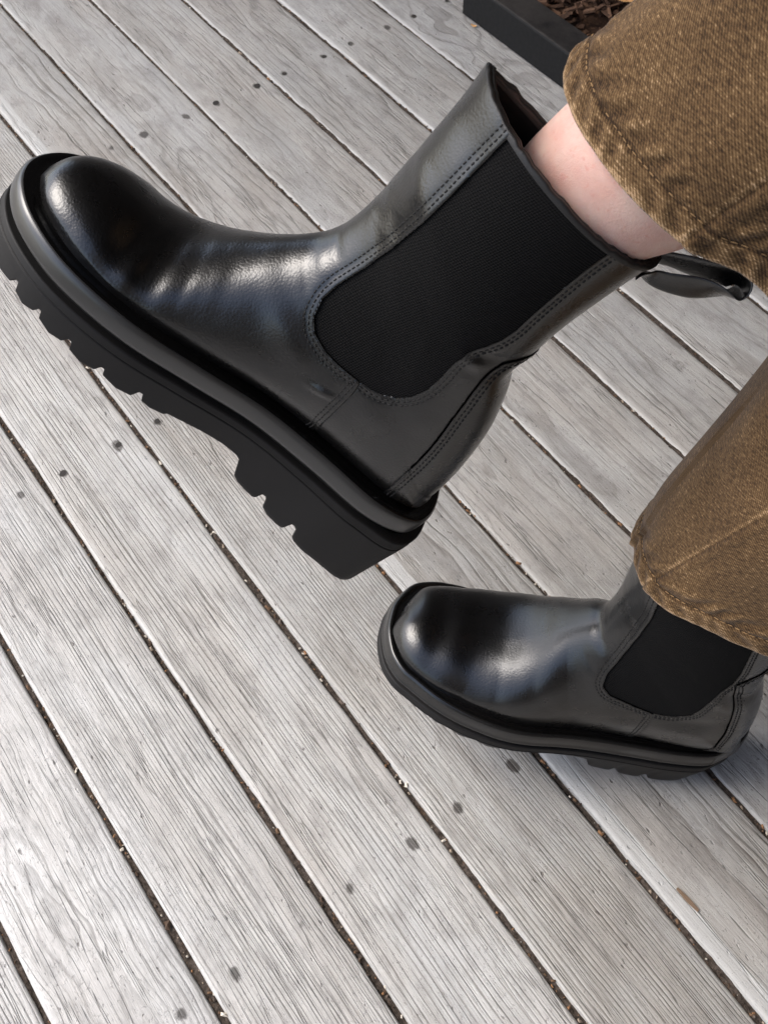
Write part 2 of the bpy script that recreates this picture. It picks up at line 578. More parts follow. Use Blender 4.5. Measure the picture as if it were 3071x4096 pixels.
# unseen roof added over the deck to darken overhead reflections
roof = empty('shade_roof')
tag(roof, 'unseen dark timber roof added over the deck to darken reflections', 'roof', kind='structure')
for i in range(16):
    y0_ = ROOF_Y - (i + 1) * .16
    V = A([(x, y, z) for x in (-1.5, 4.5) for y in (y0_, y0_ + .156) for z in (2.56, 2.6)])
    mesh_obj('roof_board', V, [[0, 1, 3, 2], [4, 6, 7, 5], [0, 4, 5, 1], [2, 3, 7, 6], [0, 2, 6, 4], [1, 5, 7, 3]], M['stain'], roof, smooth=False)

# unseen bench added under the person, also shading the deck from low sky
bench = empty('bench')
tag(bench, 'unseen timber bench added under the seated person to shade the deck', 'bench')
def box(name, x0, x1, y0, y1, z0, z1, mat, parent):
    V = A([(x, y, z) for x in (x0, x1) for y in (y0, y1) for z in (z0, z1)])
    return mesh_obj(name, V, [[0, 1, 3, 2], [4, 6, 7, 5], [0, 4, 5, 1], [2, 3, 7, 6], [0, 2, 6, 4], [1, 5, 7, 3]], mat, parent, smooth=False)
for i in range(4):
    box('seat_slat', -.75, .28, -.84 - i * .11, -.745 - i * .11, .425, .455, M['stain'], bench)
for x in (-.68, .2):
    for y in (-.83, -1.13):
        box('leg', x, x + .05, y - .04, y + .01, .003, .423, M['stain'], bench)
    box('rail', x + .052, x + .082, -1.17, -.79, .38, .4235, M['stain'], bench)

# dirt lying in the gaps (one loose mass) and the chips in it
dv, df = [], []
xs = np.linspace(XA, XB, 1500)
off = 0
for k in range(-10, 23):
    yc = Y0 + k * PITCH
    ys = np.linspace(-GAP * .75, GAP * .75, 6)
    z = -.0036 + vnoise(xs[:, None] * 160 + ys * 900 + k * 31, 5) * .0007 + vnoise(xs[:, None] * 9 + k * 13, 6) * .0009
    z = np.minimum(z + (.0014 if k <= 3 else .0004 if k == 4 else 0), -.0013)
    V = np.stack([np.broadcast_to(xs[:, None], z.shape), yc + np.broadcast_to(ys, z.shape), z], -1).reshape(-1, 3)
    dv.append(V)
    df.append(grid_faces(len(xs), len(ys)) + off)
    off += len(V)
dirt = mesh_obj('gap_dirt', np.concatenate(dv), np.concatenate(df), M['dirt'])
tag(dirt, 'dark crumbly dirt packed in the gaps between deck planks', 'dirt', kind='stuff')

cv, cf = [], []
rc = np.random.default_rng(11)
for i in range(7000):
    k = rc.integers(-3, 12)
    x = rc.uniform(-.2, 1.6)
    y = Y0 + k * PITCH + rc.normal(0, GAP * .28)
    s = abs(rc.normal(0, .0010)) + .0005
    l = s * rc.uniform(1, 2.2)
    a = rc.normal(0, .7)
    z = -.0026 + rc.uniform(-.0012, .0012)
    ca, sa = math.cos(a), math.sin(a)
    n0 = len(cv)
    for dx, dy, dz in ((-1, -1, 0), (1, -.7, 0), (.8, 1, 0), (-.9, .8, 0), (0, 0, .7)):
        X, Y = dx * l * .5, dy * s * .5
        cv.append((x + X * ca - Y * sa, y + X * sa + Y * ca, z + dz * s + rc.normal(0, s * .15)))
    cf += [[n0, n0 + 1, n0 + 4], [n0 + 1, n0 + 2, n0 + 4], [n0 + 2, n0 + 3, n0 + 4], [n0 + 3, n0, n0 + 4]]
chips = mesh_obj('bark_crumbs', cv, cf, M['chip'], smooth=False)
tag(chips, 'tiny orange and pale bark crumbs caught in the plank gaps', 'crumbs', kind='stuff')

# ------------------------------------------------------------------ boots
INS, DZ = .0099, .0189


def zsole(x):
    u = (x - .11) / .18
    return .0008 * u ** 2 + .0029 * u ** 3 - .0048 * u ** 4


def inset(c, d):
    t = np.roll(c, -1, 0) - np.roll(c, 1, 0)
    t /= np.linalg.norm(t, axis=1)[:, None]
    n = np.stack([-t[:, 1], t[:, 0]], 1)
    s = np.sign(np.mean(np.sum(n * (c.mean(0) - c), 1)))
    d = np.asarray(d)
    return c + n * s * (d[:, None] if d.ndim else d)


def sdf(poly, p):
    """signed distance, positive inside"""
    poly = np.asarray(poly, float)
    best = np.full(len(p), 1e9)
    ins = np.zeros(len(p), bool)
    for a, b in zip(poly, np.roll(poly, -1, 0)):
        e = b - a
        w = p - a
        t = np.clip((w @ e) / max(e @ e, 1e-12), 0, 1)
        best = np.minimum(best, ((w - t[:, None] * e) ** 2).sum(1))
        c = ((a[1] <= p[:, 1]) & (b[1] > p[:, 1])) | ((b[1] <= p[:, 1]) & (a[1] > p[:, 1]))
        with np.errstate(divide='ignore', invalid='ignore'):
            xx = a[0] + (p[:, 1] - a[1]) / (b[1] - a[1]) * e[0]
        ins ^= c & (p[:, 0] < xx)
    return np.sqrt(best) * np.where(ins, 1, -1)


def seg_bump(P, segs):
    """creases and bulges: (x1, z1, x2, z2, height, width) in mm on the side view"""
    h = np.zeros(P.shape[:-1])
    q = P[..., [0, 2]] * 1000
    for x1, z1, x2, z2, amp, wd in segs:
        a, b = A([x1, z1], float), A([x2, z2], float)
        e = b - a
        w = q - a
        t = np.clip((w @ e) / max(e @ e, 1e-9), 0, 1)
        d2 = ((w - t[..., None] * e) ** 2).sum(-1)
        tap = np.sin(np.pi * np.clip(.12 + .76 * t, 0, 1)) if (e @ e) > 4 else 1
        h += amp / 1000 * np.exp(-d2 / wd ** 2) * tap
    return h


class Boot:
    def __init__(s, name, matrix, PL, ST, shear, fs, fp, gore, seam, counter, creases, zbot, taper, rand=0):
        s.rand = rand
        s.root = empty(name, matrix)
        s.PLAN = crs(A(PL) / 1000., 1500, True)
        s.ST = A(ST, float)
        s.shear, s.fs, s.fp = shear, fs, fp
        s.gore, s.seam, s.counter, s.creases = [A(x, float) / 1000 for x in (gore, seam, counter)] + [creases]
        s.zbot, s.taper = A(zbot, float) / 1000, taper
        s.FEA = inset(s.PLAN, INS)
        n = s.FEA[s.FEA[:, 1] >= 0]
        s.near = n[np.argsort(n[:, 0])]
        f = s.FEA[s.FEA[:, 1] < 0]
        s.far = f[np.argsort(f[:, 0])]
        s.build_upper()
        s.build_bottom()
        s.build_stitches()
        s.build_tab()

    def plan_y(s, x, far):
        a = s.far if far else s.near
        y = np.interp(x, a[:, 0], np.abs(a[:, 1]), left=0, right=0)
        return np.where((x >= s.FEA[:, 0].max() - 1e-5) | (x <= s.FEA[:, 0].min() + 1e-5), 0., y)

    def sh(s, P):
        P = P.copy()
        h = np.maximum(P[..., 2] - .05, 0)
        h = h * h / (h + .03)
        P[..., 1] += s.shear[0] * h
        P[..., 0] += s.shear[1] * h
        return P

    def loft(s, n, mn, mf):
        ST = s.ST
        u = np.linspace(0, len(ST) - 1, n)
        S = np.stack([crs(ST[:, k], u=u) for k in range(ST.shape[1])], 1)
        ii = np.arange(len(ST))
        fs, fp = np.interp(u, ii, s.fs), np.interp(u, ii, s.fp)
        F, B, W, p0, vm = S[:, 0:2] / 1000, S[:, 2:4] / 1000, S[:, 4] / 1000, S[:, 5], S[:, 6]
        on = np.clip((24.5 - S[:, 3]) / 2.5, 0, 1)
        rows = []
        for far in (0, 1):
            th = np.linspace(0, 1, mf if far else mn)
            p = p0 + (fp if far else 0)
            w0 = s.plan_y(B[:, 0], far) * on
            Wm = np.maximum(W * (fs if far else 1), w0 * 1.0005)
            ratio = np.clip(w0 / np.maximum(Wm, 1e-6), 0, .9995)
            s0 = (1 - ratio ** p) ** (1 / p)
            a0 = np.arccos(np.clip(s0 ** (p / 2), 0, 1))
            a = a0[:, None] + (np.pi - a0[:, None]) * th[None]
            ca, sa = np.cos(a), np.sin(a)
            q = -np.sign(ca) * np.abs(ca) ** (2 / p[:, None])
            w = Wm[:, None] * np.abs(sa) ** (2 / p[:, None])
            v = np.where(q < 0, vm[:, None] * (1 + q / np.maximum(s0[:, None], 1e-4)), vm[:, None] + (1 - vm[:, None]) * q)
            Q = B[:, None] * (1 - v[..., None]) + F[:, None] * v[..., None]
            rows.append(np.stack([Q[..., 0], w * (-1 if far else 1), Q[..., 1]], -1))
        Q = np.concatenate([rows[0], rows[1][:, ::-1][:, 1:]], 1)
        Q[..., 2] += np.where(Q[..., 2] > .16, np.minimum(Q[..., 1], 0) * .22 * smooth01((Q[..., 2] - .16) / .05), 0)   # far rim sits a little lower
        return Q

    def build_upper(s):
        n, mn, mf = 430, 165, 80
        P0 = s.loft(n, mn, mf)
        P = s.sh(P0)

        def normals(P):
            du = np.gradient(P, axis=0)
            dv = np.gradient(P, axis=1)
            N = np.cross(dv, du)
            N /= np.linalg.norm(N, axis=-1)[..., None] + 1e-12
            cen = P.mean(1, keepdims=True)
            if ((P - cen) * N).sum() < 0: N = -N
            return N
        N = normals(P)
        near = smooth01((P0[..., 1] + .012) / .02)
        near2 = np.where(near > 0, near, 0)
        disp = seg_bump(P0, s.creases) * near2
        # gentle unevenness of the hide
        for f, a, sd in ((28, .0005, 1), (60, .00016, 2)):
            r = np.random.default_rng(sd)
            k = r.normal(size=(6, 3)) * f
            phs = r.uniform(0, 6.28, 6)
            disp += a * np.sin(P0 @ k.T + phs).sum(-1) / 2.2
        tipfade = smooth01(np.arange(n)[:, None] / 30.)
        P = P + N * (disp * tipfade)[..., None]
        N = normals(P)
        N[:4] = N[4:5] * .5 + A([.5, 0, 0])
        N /= np.linalg.norm(N, axis=-1)[..., None]
        s.P0, s.P, s.N, s.mn = P0, P, N, mn
        xz = P0[..., [0, 2]].reshape(-1, 2)
        G = s.gore
        # polygons in the side view
        i0 = s.i_corner = int(np.argmin(((G - s.seam[0]) ** 2).sum(1)))
        front = G[:i0 + 1]                       # gore edge from the top front down to the vamp seam
        s.front_edge = np.concatenate([front, s.seam[1:]])
        s.quarter_edge = G[i0:]
        top = A([[G[-1, 0], .26], [G[0, 0], .26]])
        gpoly = np.concatenate([G, top])
        vpoly = np.concatenate([s.front_edge, A([[s.seam[-1, 0] - .002, 0], [.4, 0], [.4, .26], [G[0, 0], .26]])])
        hpoly = np.concatenate([s.counter, A([[.03, .142], [-.05, .142], [-.05, 0], [s.counter[0, 0] - .001, 0]])])
        fg, fv, fh = sdf(gpoly, xz), sdf(vpoly, xz), sdf(hpoly, xz)
        Pf, Nf = P.reshape(-1, 3), N.reshape(-1, 3)
        faces = grid_faces(*P.shape[:2])
        far_mask = (np.arange(P.shape[1]) > mn - 1)
        farv = np.broadcast_to(far_mask, P.shape[:2]).ravel()
        side = np.where(farv, -1.0, 1.0)
        ysd = P0[..., 1].ravel()

        def groove(f):                           # the leather dips along its two stitch rows
            return -.00035 * np.exp(-((f - .0036) / .0019) ** 2)
        lab = s.root
        s.t = {'vamp': .0002, 'side': -.0007, 'counter': .0004, 'gore': -.0014}
        s.panel('vamp', fv, faces, Pf, Nf, s.t['vamp'] + groove(np.minimum(fv, 1)) * (fv > 0), M['leather'])
        fs_ = np.minimum(np.minimum(-fg, -fv), -fh)
        s.panel('heel_counter', fh, faces, Pf, Nf, s.t['counter'] + groove(fh), M['leather'])
        for sg in (1, -1):
            msk = (side * sg > 0)
            fm = faces[(msk[faces]).all(1)] if sg > 0 else faces[~((~msk)[faces]).all(1)]
            s.panel('side_panel', fs_, fm, Pf, Nf, s.t['side'] + groove(-fg) * (fg > -.02), M['leather'])
            s.panel('elastic_gore', fg + .004, fm, Pf, Nf, np.full(len(Pf), s.t['gore']), M['elastic'], wall=False)
        # lining: inner face of the shaft and the turned top edge
        i1 = int(n * .86)
        inner = P[i1:] - N[i1:] * .0046
        mesh_obj('lining', inner.reshape(-1, 3), grid_faces(*inner.shape[:2]), M['lining'], s.root)
        jag = (vnoise(np.arange(P.shape[1]) * .35, 77) * .0003)[:, None]
        up_ = A([0, 0, 1.0])
        rim = np.stack([P[-1] - N[-1] * .0047 - up_ * .0015, P[-1] - N[-1] * .0045 + up_ * (.0006 + jag), P[-1] - N[-1] * .0026 + up_ * (.0009 + jag), P[-1] - N[-1] * .0024 + up_ * .0002,
                        P[-1] - N[-1] * .0021 + up_ * .0002, P[-1] - N[-1] * .0019 + up_ * (.0010 + jag), P[-1] - N[-1] * .0004 + up_ * (.0008 + jag), P[-1] + N[-1] * .0001, P[-1] - up_ * .002 - N[-1] * .0002])
        mesh_obj('collar_edge', rim.reshape(-1, 3), grid_faces(*rim.shape[:2]), M['edge'], s.root)
        # look-up of the near surface by side-view position
        s.kd = kdtree.KDTree(n * mn)
        nn = np.arange(n)[:, None] * P.shape[1] + np.arange(mn)[None]
        s.kidx = nn.ravel()
        for a, b in enumerate(s.kidx):
            s.kd.insert((P0.reshape(-1, 3)[b, 0], 0, P0.reshape(-1, 3)[b, 2]), a)
        s.kd.balance()

    def at(s, x, z, off=0.0):
        w, p, nn = 0, np.zeros(3), np.zeros(3)
        for co, i, d in s.kd.find_n((x, 0, z), 5):
            b = s.kidx[i]
            ww = 1 / (d * d + 1e-9)
            p += s.P.reshape(-1, 3)[b] * ww
            nn += s.N.reshape(-1, 3)[b] * ww
            w += ww
        nn /= np.linalg.norm(nn)
        p /= w
        # keep the exact side-view position
        return p + nn * off, nn

    def panel(s, name, f, faces, P, N, t, mat, wall=True, label=None):
        fq = f[faces]
        full = (fq >= 0).all(1)
        part = (fq >= 0).any(1) & ~full
        used = np.unique(faces[full]) if full.any() else np.zeros(0, int)
        remap = -np.ones(len(P), int)
        t = np.broadcast_to(t, (len(P),))
        vl = []
        for q in used: pass
        remap[used] = np.arange(len(used))
        V = (P[used] + N[used] * t[used][:, None]).tolist()
        out = remap[faces[full]].tolist()
        extra, cuts, walls = {}, {}, []

        def vert(i):
            if remap[i] < 0:
                remap[i] = len(V)
                V.append((P[i] + N[i] * t[i]).tolist())
            return int(remap[i])

        def cut(i, j):
            key = (i, j) if i < j else (j, i)
            if key not in cuts:
                a, b = key
                k = f[a] / (f[a] - f[b])
                p = P[a] * (1 - k) + P[b] * k
                nn = N[a] * (1 - k) + N[b] * k
                tt = t[a] * (1 - k) + t[b] * k
                cuts[key] = (len(V), len(V) + 1, len(V) + 2)
                V.append((p + nn * (tt - .0004)).tolist())
                V.append((p + nn * (tt - .0007)).tolist())
                V.append((p - nn * .0026).tolist())
            return cuts[key]
        for q in faces[part]:
            poly, ce = [], []
            for a, b in zip(q, np.roll(q, -1)):
                if f[a] >= 0: poly.append(vert(a))
                if (f[a] >= 0) != (f[b] >= 0):
                    c = cut(a, b)
                    poly.append(c[0])
                    ce.append(c)
            if len(poly) >= 3: out.append([int(x) for x in poly])
            if wall and len(ce) == 2:
                (a0, a1, a2), (b0, b1, b2) = ce
                walls.append([a0, b0, b2, a2])
        o = mesh_obj(name, A(V), out + walls, mat, s.root)
        return o

    def build_bottom(s):
        C = s.PLAN
        x = C[:, 0]
        # welt (ledge) and rand (rounded band): inset d, height z above the outsole's top edge
        def sweep(name, prof, mat):
            rings = []
            for d, z in prof:
                c = inset(C, d / 1000)
                rings.append(np.c_[c, zsole(c[:, 0]) + z / 1000])
            V = A(rings)
            mesh_obj(name, V.reshape(-1, 3), grid_faces(len(prof), len(C), True), mat, s.root)
        if s.rand == 0:
            sweep('welt', [(17, 17.2), (INS * 1000 - .6, 18.2), (8.6, 18.0), (7.2, 18.0), (5.5, 18.2), (3.9, 18.35), (2.9, 18.3), (2.1, 18.05)], M['welt'])
            sweep('rand', [(2.15, 18.0), (1.5, 17.6), (.95, 16.9), (.5, 15.9), (.2, 14.6), (.05, 13.0), (0, 10.8), (-.02, 8.8), (.08, 7.0), (.4, 5.7), (1.0, 4.9),
                           (1.9, 4.5), (3.2, 4.3), (4.4, 4.1), (5.0, 3.2), (5.0, -.6)], M['rand'])
        else:
            sweep('welt', [(17, 17.2), (INS * 1000 - .6, 18.2), (8.6, 17.6), (7.4, 17.4), (6.4, 17.6), (5.6, 18.0), (5.0, 18.2)], M['welt'])
            sweep('rand', [(5.1, 18.15), (4.3, 18.3), (3.5, 18.1), (2.8, 17.5), (2.2, 16.6), (1.8, 15.5), (1.5, 14.0), (1.2, 12.0), (1.0, 10.0), (.75, 8.6), (.3, 7.9), (.0, 7.1), (.1, 6.2),
                           (.7, 5.4), (1.8, 4.8), (3.2, 4.4), (4.4, 4.1), (5.0, 3.2), (5.0, -.6)], M['rand_shaded'])
        # outsole with lugs
        xb, zb = s.zbot[:, 0], s.zbot[:, 1]
        ext = (.0055 if s.rand == 0 else 0.0) * smooth01((.036 - x) / .034)     # the heel block juts out behind
        o = np.argsort(xb)
        zbm = np.interp(x, xb[o], zb[o])
        rows = [np.c_[inset(C, .007 - ext), zsole(x) + .0002], np.c_[inset(C, .0012 - ext), zsole(x) + .0002], np.c_[inset(C, .0003 - ext), zsole(x) - .0002], np.c_[inset(C, -ext), zsole(x) - .0011]]
        hz = np.interp(x, [0, .1, .2, .3], [.0072, .0046, .0054, .0054])      # groove line
        for d, dz in ((0, .0010), (-.0002, .00035), (.0009, .0002), (.0009, -.0003), (-.0004, -.0005), (-.0004, -.0012)):
            rows.append(np.c_[inset(C, d - ext), zsole(x) - hz + dz])
        z0 = zsole(x) - hz - .0012
        tp = s.taper(C)
        for fr in (.25, .5, .75, .9, .97):
            rows.append(np.c_[inset(C, tp * fr - .0004 - ext), z0 * (1 - fr) + zbm * fr])
        rows.append(np.c_[inset(C, tp + .0006 - ext), zbm + .0001])
        rows.append(np.c_[inset(C, tp + .0018 - ext), zbm - .0003])
        rows.append(np.c_[inset(C, tp + .022 - ext), zbm - .0003])
        V = A(rows)
        cen = V[-1].copy()
        cen[:, 1] *= .1
        V = np.concatenate([V, cen[None]])
        o = mesh_obj('outsole', V.reshape(-1, 3), grid_faces(len(V), len(C), True), M['sole'], s.root)

    def rows_along(s, edge, offs, t):
        """stitch positions along a side-view polyline shifted sideways"""
        res = []
        n = max(int(len(edge)), 2)
        e = crs(edge, 400)
        tg = np.gradient(e, axis=0)
        tg /= np.linalg.norm(tg, axis=1)[:, None] + 1e-9
        nn = np.stack([-tg[:, 1], tg[:, 0]], 1)
        for d in offs:
            q = e + nn * d
            L = np.r_[0, np.cumsum(np.linalg.norm(np.diff(q, axis=0), axis=1))]
            k = int(L[-1] / .0029)
            ss = np.linspace(.001, L[-1] - .001, k)
            res.append(np.stack([np.interp(ss, L, q[:, 0]), np.interp(ss, L, q[:, 1])], 1))
        return res

    def build_stitches(s):
        V, Fc = [], []

        def stitch(p, q, r, n):
            d = q - p
            l = np.linalg.norm(d)
            if l < 1e-6 or l > .006: return
            d /= l
            b = np.cross(n, d)
            b /= np.linalg.norm(b) + 1e-9
            k = len(V)
            for a, w, h in ((0, .5, .0), (.18, 1, .75), (.82, 1, .75), (1, .5, .0)):
                c = p + d * l * a
                V.append(c - b * r * w - n * .0004)
                V.append(c - b * r * w * .6 + n * r * h)
                V.append(c + b * r * w * .6 + n * r * h)
                V.append(c + b * r * w - n * .0004)
            for i in range(3):
                for j in range(3):
                    Fc.append([k + i * 4 + j, k + i * 4 + j + 1, k + i * 4 + 5 + j, k + i * 4 + 4 + j])
        topc = [(s.gore[0, 0] + .001, .2165), (.1585, .2165)]
        jobs = [(s.front_edge, (.0024, .0048), s.t['vamp']), (s.quarter_edge, (.0022, .0045), s.t['side']), (s.counter, (.0022, .0046), s.t['counter'])]
        for edge, offs, t in jobs:
            # choose the side that lies on the leather: away from the gore / towards the heel
            for sgn in (1,):
                for off in offs:
                    if edge is s.counter: o2 = off
                    else: o2 = off
                    row = s.rows_along(edge, (o2 * s.sign(edge),), t)[0]
                    for a, b in zip(row[:-1], row[1:]):
                        m1, m2 = a + (b - a) * .02, a + (b - a) * .74
                        p, n1 = s.at(m1[0], m1[1], t - .0002)
                        q, n2 = s.at(m2[0], m2[1], t - .0002)
                        stitch(p, q, .00050, (n1 + n2) / np.linalg.norm(n1 + n2))
        o = mesh_obj('stitching', A(V), Fc, M['thread'], s.root)
        o['kind'] = 'stuff'

    def sign(s, edge):
        # +1 when the left-hand normal of the polyline points onto the leather
        e = crs(edge, 60)
        tg = np.gradient(e, axis=0)
        tg /= np.linalg.norm(tg, axis=1)[:, None] + 1e-9
        q = e + np.stack([-tg[:, 1], tg[:, 0]], 1) * .003
        if edge is s.counter:
            return 1 if (q[:, 0] - e[:, 0]).mean() < 0 else -1
        gp = np.concatenate([s.gore, A([[s.gore[-1, 0], .26], [s.gore[0, 0], .26]])])
        return 1 if (sdf(gp, q) < 0).mean() > .5 else -1

    def build_tab(s):
        # pull loop sewn to the top of the back seam
        path = crs(A([(.0450, .204), (.0440, .209), (.0405, .2150), (.033, .2195), (.022, .2250), (.012, .2305), (.0050, .2330), (.0012, .2320), (.0015, .2285),
                      (.008, .2228), (.018, .2150), (.028, .2085), (.0365, .2050), (.0415, .2040), (.0440, .2025)]), 70)
        path[:, 0] = np.where(path[:, 0] < .04, .04 - (.04 - path[:, 0]) * .9, path[:, 0])
        tg = np.gradient(path, axis=0)
        tg /= np.linalg.norm(tg, axis=1)[:, None]
        nr = np.stack([-tg[:, 1], tg[:, 0]], 1)
        ss = np.linspace(0, 1, len(path))
        V = []
        for k, (p, q) in enumerate(zip(path, nr)):
            u = ss[k]
            wd = .0102 - .0034 * math.exp(-((u - .16) / .09) ** 2) - .003 * math.exp(-((u - .85) / .09) ** 2)
            tw = 1.05 * smooth01((u - .5) / .22) * smooth01((1.0 - u) / .18) - .95 * smooth01(u / .15) * smooth01((.52 - u) / .12)
            sec = []
            for a in np.linspace(0, 2 * math.pi, 18, endpoint=False):
                y = math.copysign(abs(math.cos(a)) ** .45, math.cos(a)) * wd
                h = math.copysign(abs(math.sin(a)) ** .6, math.sin(a)) * .0009
                bulge = .0022 * (1 - (y / wd) ** 2) * math.sin(u * math.pi) * (1 if u > .5 else -.3)
                ct, sn_ = math.cos(tw), math.sin(tw)
                y2, h2 = y * ct - h * sn_, h * ct + y * sn_
                sec.append((p[0] + q[0] * (h2 - bulge), y2, p[1] + q[1] * (h2 - bulge)))
            V.append(sec)
        V = s.sh(A(V))
        mesh_obj('pull_tab', V.reshape(-1, 3), grid_faces(len(V), 18, True), M['leather'], s.root)


PL_UP = [(0, 0), (3, 18), (14, 32), (40, 39), (80, 37), (120, 37), (160, 44), (195, 50), (225, 50), (250, 45), (272, 33), (285, 18), (290, 2), (287, -14), (277, -29),
         (258, -42), (230, -51), (195, -53), (160, -49), (120, -42), (80, -39), (40, -38), (14, -31), (3, -17)]
PL_LO = [(-2, -7), (5, 9), (18, 21), (31, 29), (57, 35), (88, 39), (118, 43), (140, 47), (166, 53), (185, 55), (203, 54), (222, 51), (240, 45.5), (258, 37), (268, 31.5),
         (277, 22), (282.5, 11), (285.5, 0), (286, -11), (285, -22), (280, -34), (273, -44), (262, -50), (248, -53.5), (225, -55), (195, -54), (160, -48), (120, -41),
         (80, -39), (40, -39), (14, -33), (2, -22)]
ST_UP = [[279.6, 19.0, 279.6, 18.2, 1.0, 2.0, 0.3], [278.0, 25.5, 279.0, 18.0, 6.0, 2.0, 0.3], [275.0, 31.8, 276.5, 17.8, 13.0, 1.8, 0.3], [269.0, 37.0, 272.0, 17.7, 20.5, 1.75, 0.28],
         [260.5, 40.6, 264.0, 17.6, 27.5, 1.72, 0.26], [250.0, 42.3, 253.0, 17.5, 33.0, 1.75, 0.24], [237.8, 41.9, 240.0, 17.6, 37.5, 1.7, 0.22], [221.5, 39.0, 226.0, 17.6, 40.0, 1.68, 0.2],
         [205.4, 44.9, 211.0, 17.2, 41.0, 1.7, 0.2], [193.4, 55.7, 195.0, 16.8, 41.0, 1.72, 0.2], [183.3, 67.0, 177.0, 17.2, 39.5, 1.75, 0.2], [173.8, 78.1, 157.0, 18.2, 38.0, 1.85, 0.22],
         [165.3, 88.8, 133.0, 19.5, 36.5, 1.95, 0.25], [158.5, 99.1, 106.0, 20.5, 36.0, 2.1, 0.3], [155.1, 109.8, 78.0, 20.3, 36.5, 2.1, 0.34], [153.8, 119.0, 50.0, 20.5, 37.5, 2.1, 0.38],
         [153.4, 127.0, 28.0, 20.5, 38.0, 2.1, 0.42], [153.3, 134.0, 12.0, 21.0, 38.2, 2.15, 0.45], [153.4, 140.0, 10.8, 31.0, 38.5, 2.15, 0.46], [153.9, 147.0, 13.6, 48.0, 39.0, 2.2, 0.47],
         [154.2, 153.0, 18.4, 68.0, 39.5, 2.2, 0.48], [154.5, 159.0, 25.0, 88.0, 40.0, 2.25, 0.49], [154.7, 166.0, 33.8, 106.5, 41.0, 2.3, 0.5], [155.4, 172.9, 42.0, 121.0, 42.0, 2.3, 0.5],
         [156.3, 181.9, 43.0, 140.1, 43.0, 2.2, 0.5], [157.2, 191.9, 44.0, 160.3, 44.0, 2.1, 0.5], [158.3, 203.0, 43.2, 184.0, 44.5, 2.0, 0.5], [160.0, 215.0, 42.0, 208.0, 45.0, 2.0, 0.5],
         [160.5, 219.0, 41.0, 214.5, 45.0, 2.0, 0.5]]
ST_LO = [r[:] for r in ST_UP]
for i, (a, b) in {5: (249.2, 41.0), 6: (237.2, 44.2), 7: (221.9, 46.0), 8: (207.5, 51.3), 9: (194.8, 60.5), 10: (185, 71.6), 11: (177.2, 82), 12: (169, 92.5), 13: (161.5, 102)}.items():
    ST_LO[i][0], ST_LO[i][1] = a, b
for i in (18, 19, 20, 21, 22):
    ST_LO[i][2] += 4.5
for i, d in ((25, 1), (26, 4), (27, 9), (28, 11)):
    ST_LO[i][0] -= d
NS = len(ST_UP)
FS_UP, FP_UP = np.full(NS, 1.02), np.zeros(NS)
FS_LO, FP_LO = np.ones(NS), np.zeros(NS)
FS_UP[23:] = [.95, .82, .66, .50, .38, .36]
FP_UP[24:] = [-.2, -.45, -.6, -.7, -.7]
FS_LO[3:14] = [1.05, 1.1, 1.15, 1.18, 1.2, 1.2, 1.2, 1.2, 1.18, 1.15, 1.1]
FP_LO[4:14] = [.3, .5, .6, .7, .75, .75, .7, .6, .4, .2]
GORE_UP = [(138.5, 219.5), (138, 211), (137.5, 195.4), (136.8, 178.3), (136.3, 159.3), (136.2, 138.1), (137.7, 117), (140.6, 100), (141, 90), (138.1, 80.6), (132.1, 74.8), (122, 72),
           (113, 71.8), (99, 73.5), (92, 74.6), (86.5, 76.8), (80.9, 81), (76, 88.6), (73.9, 98.8), (74.6, 109.6), (76.2, 120.2), (75.8, 130), (72.6, 138), (69.6, 147), (69, 156),
           (70, 166), (70.8, 178), (71.6, 191.7), (72, 205), (71, 219.5)]
SEAM_UP = [(99, 73.5), (97.4, 67), (96.6, 59), (95.7, 48), (94.6, 36), (93.2, 27), (92, 16)]
COUNTER_UP = [(38.5, 17), (39.6, 25), (41.3, 36), (42.3, 47), (43.5, 57), (45.2, 67), (47.4, 77), (50, 86.5), (52.3, 95), (54.3, 103.5), (56.6, 112), (58.2, 120), (58.6, 128), (57, 134), (50, 139.5), (40, 142)]
GORE_LO = [(146, 219.5), (144.5, 200), (142.5, 180), (140, 158), (138.3, 138), (137.8, 118), (139.2, 100), (141, 88), (139.9, 78), (132.5, 72.5), (116.4, 71.8), (100.8, 72.4), (92.5, 74.4),
           (86.5, 77.6), (79.5, 86), (77, 98), (76.2, 110), (74.8, 122), (71.6, 133), (72.2, 146), (74.9, 158), (79.0, 177), (81, 200), (81, 219.5)]
SEAM_LO = [(100.8, 72.4), (98.7, 56), (96.4, 36), (94.3, 22), (93.5, 15)]
COUNTER_LO = [(41, 17), (43, 32), (45.3, 55), (47.9, 72), (52.7, 91), (60.8, 113), (66.3, 125), (69, 133), (60, 139), (45, 142)]
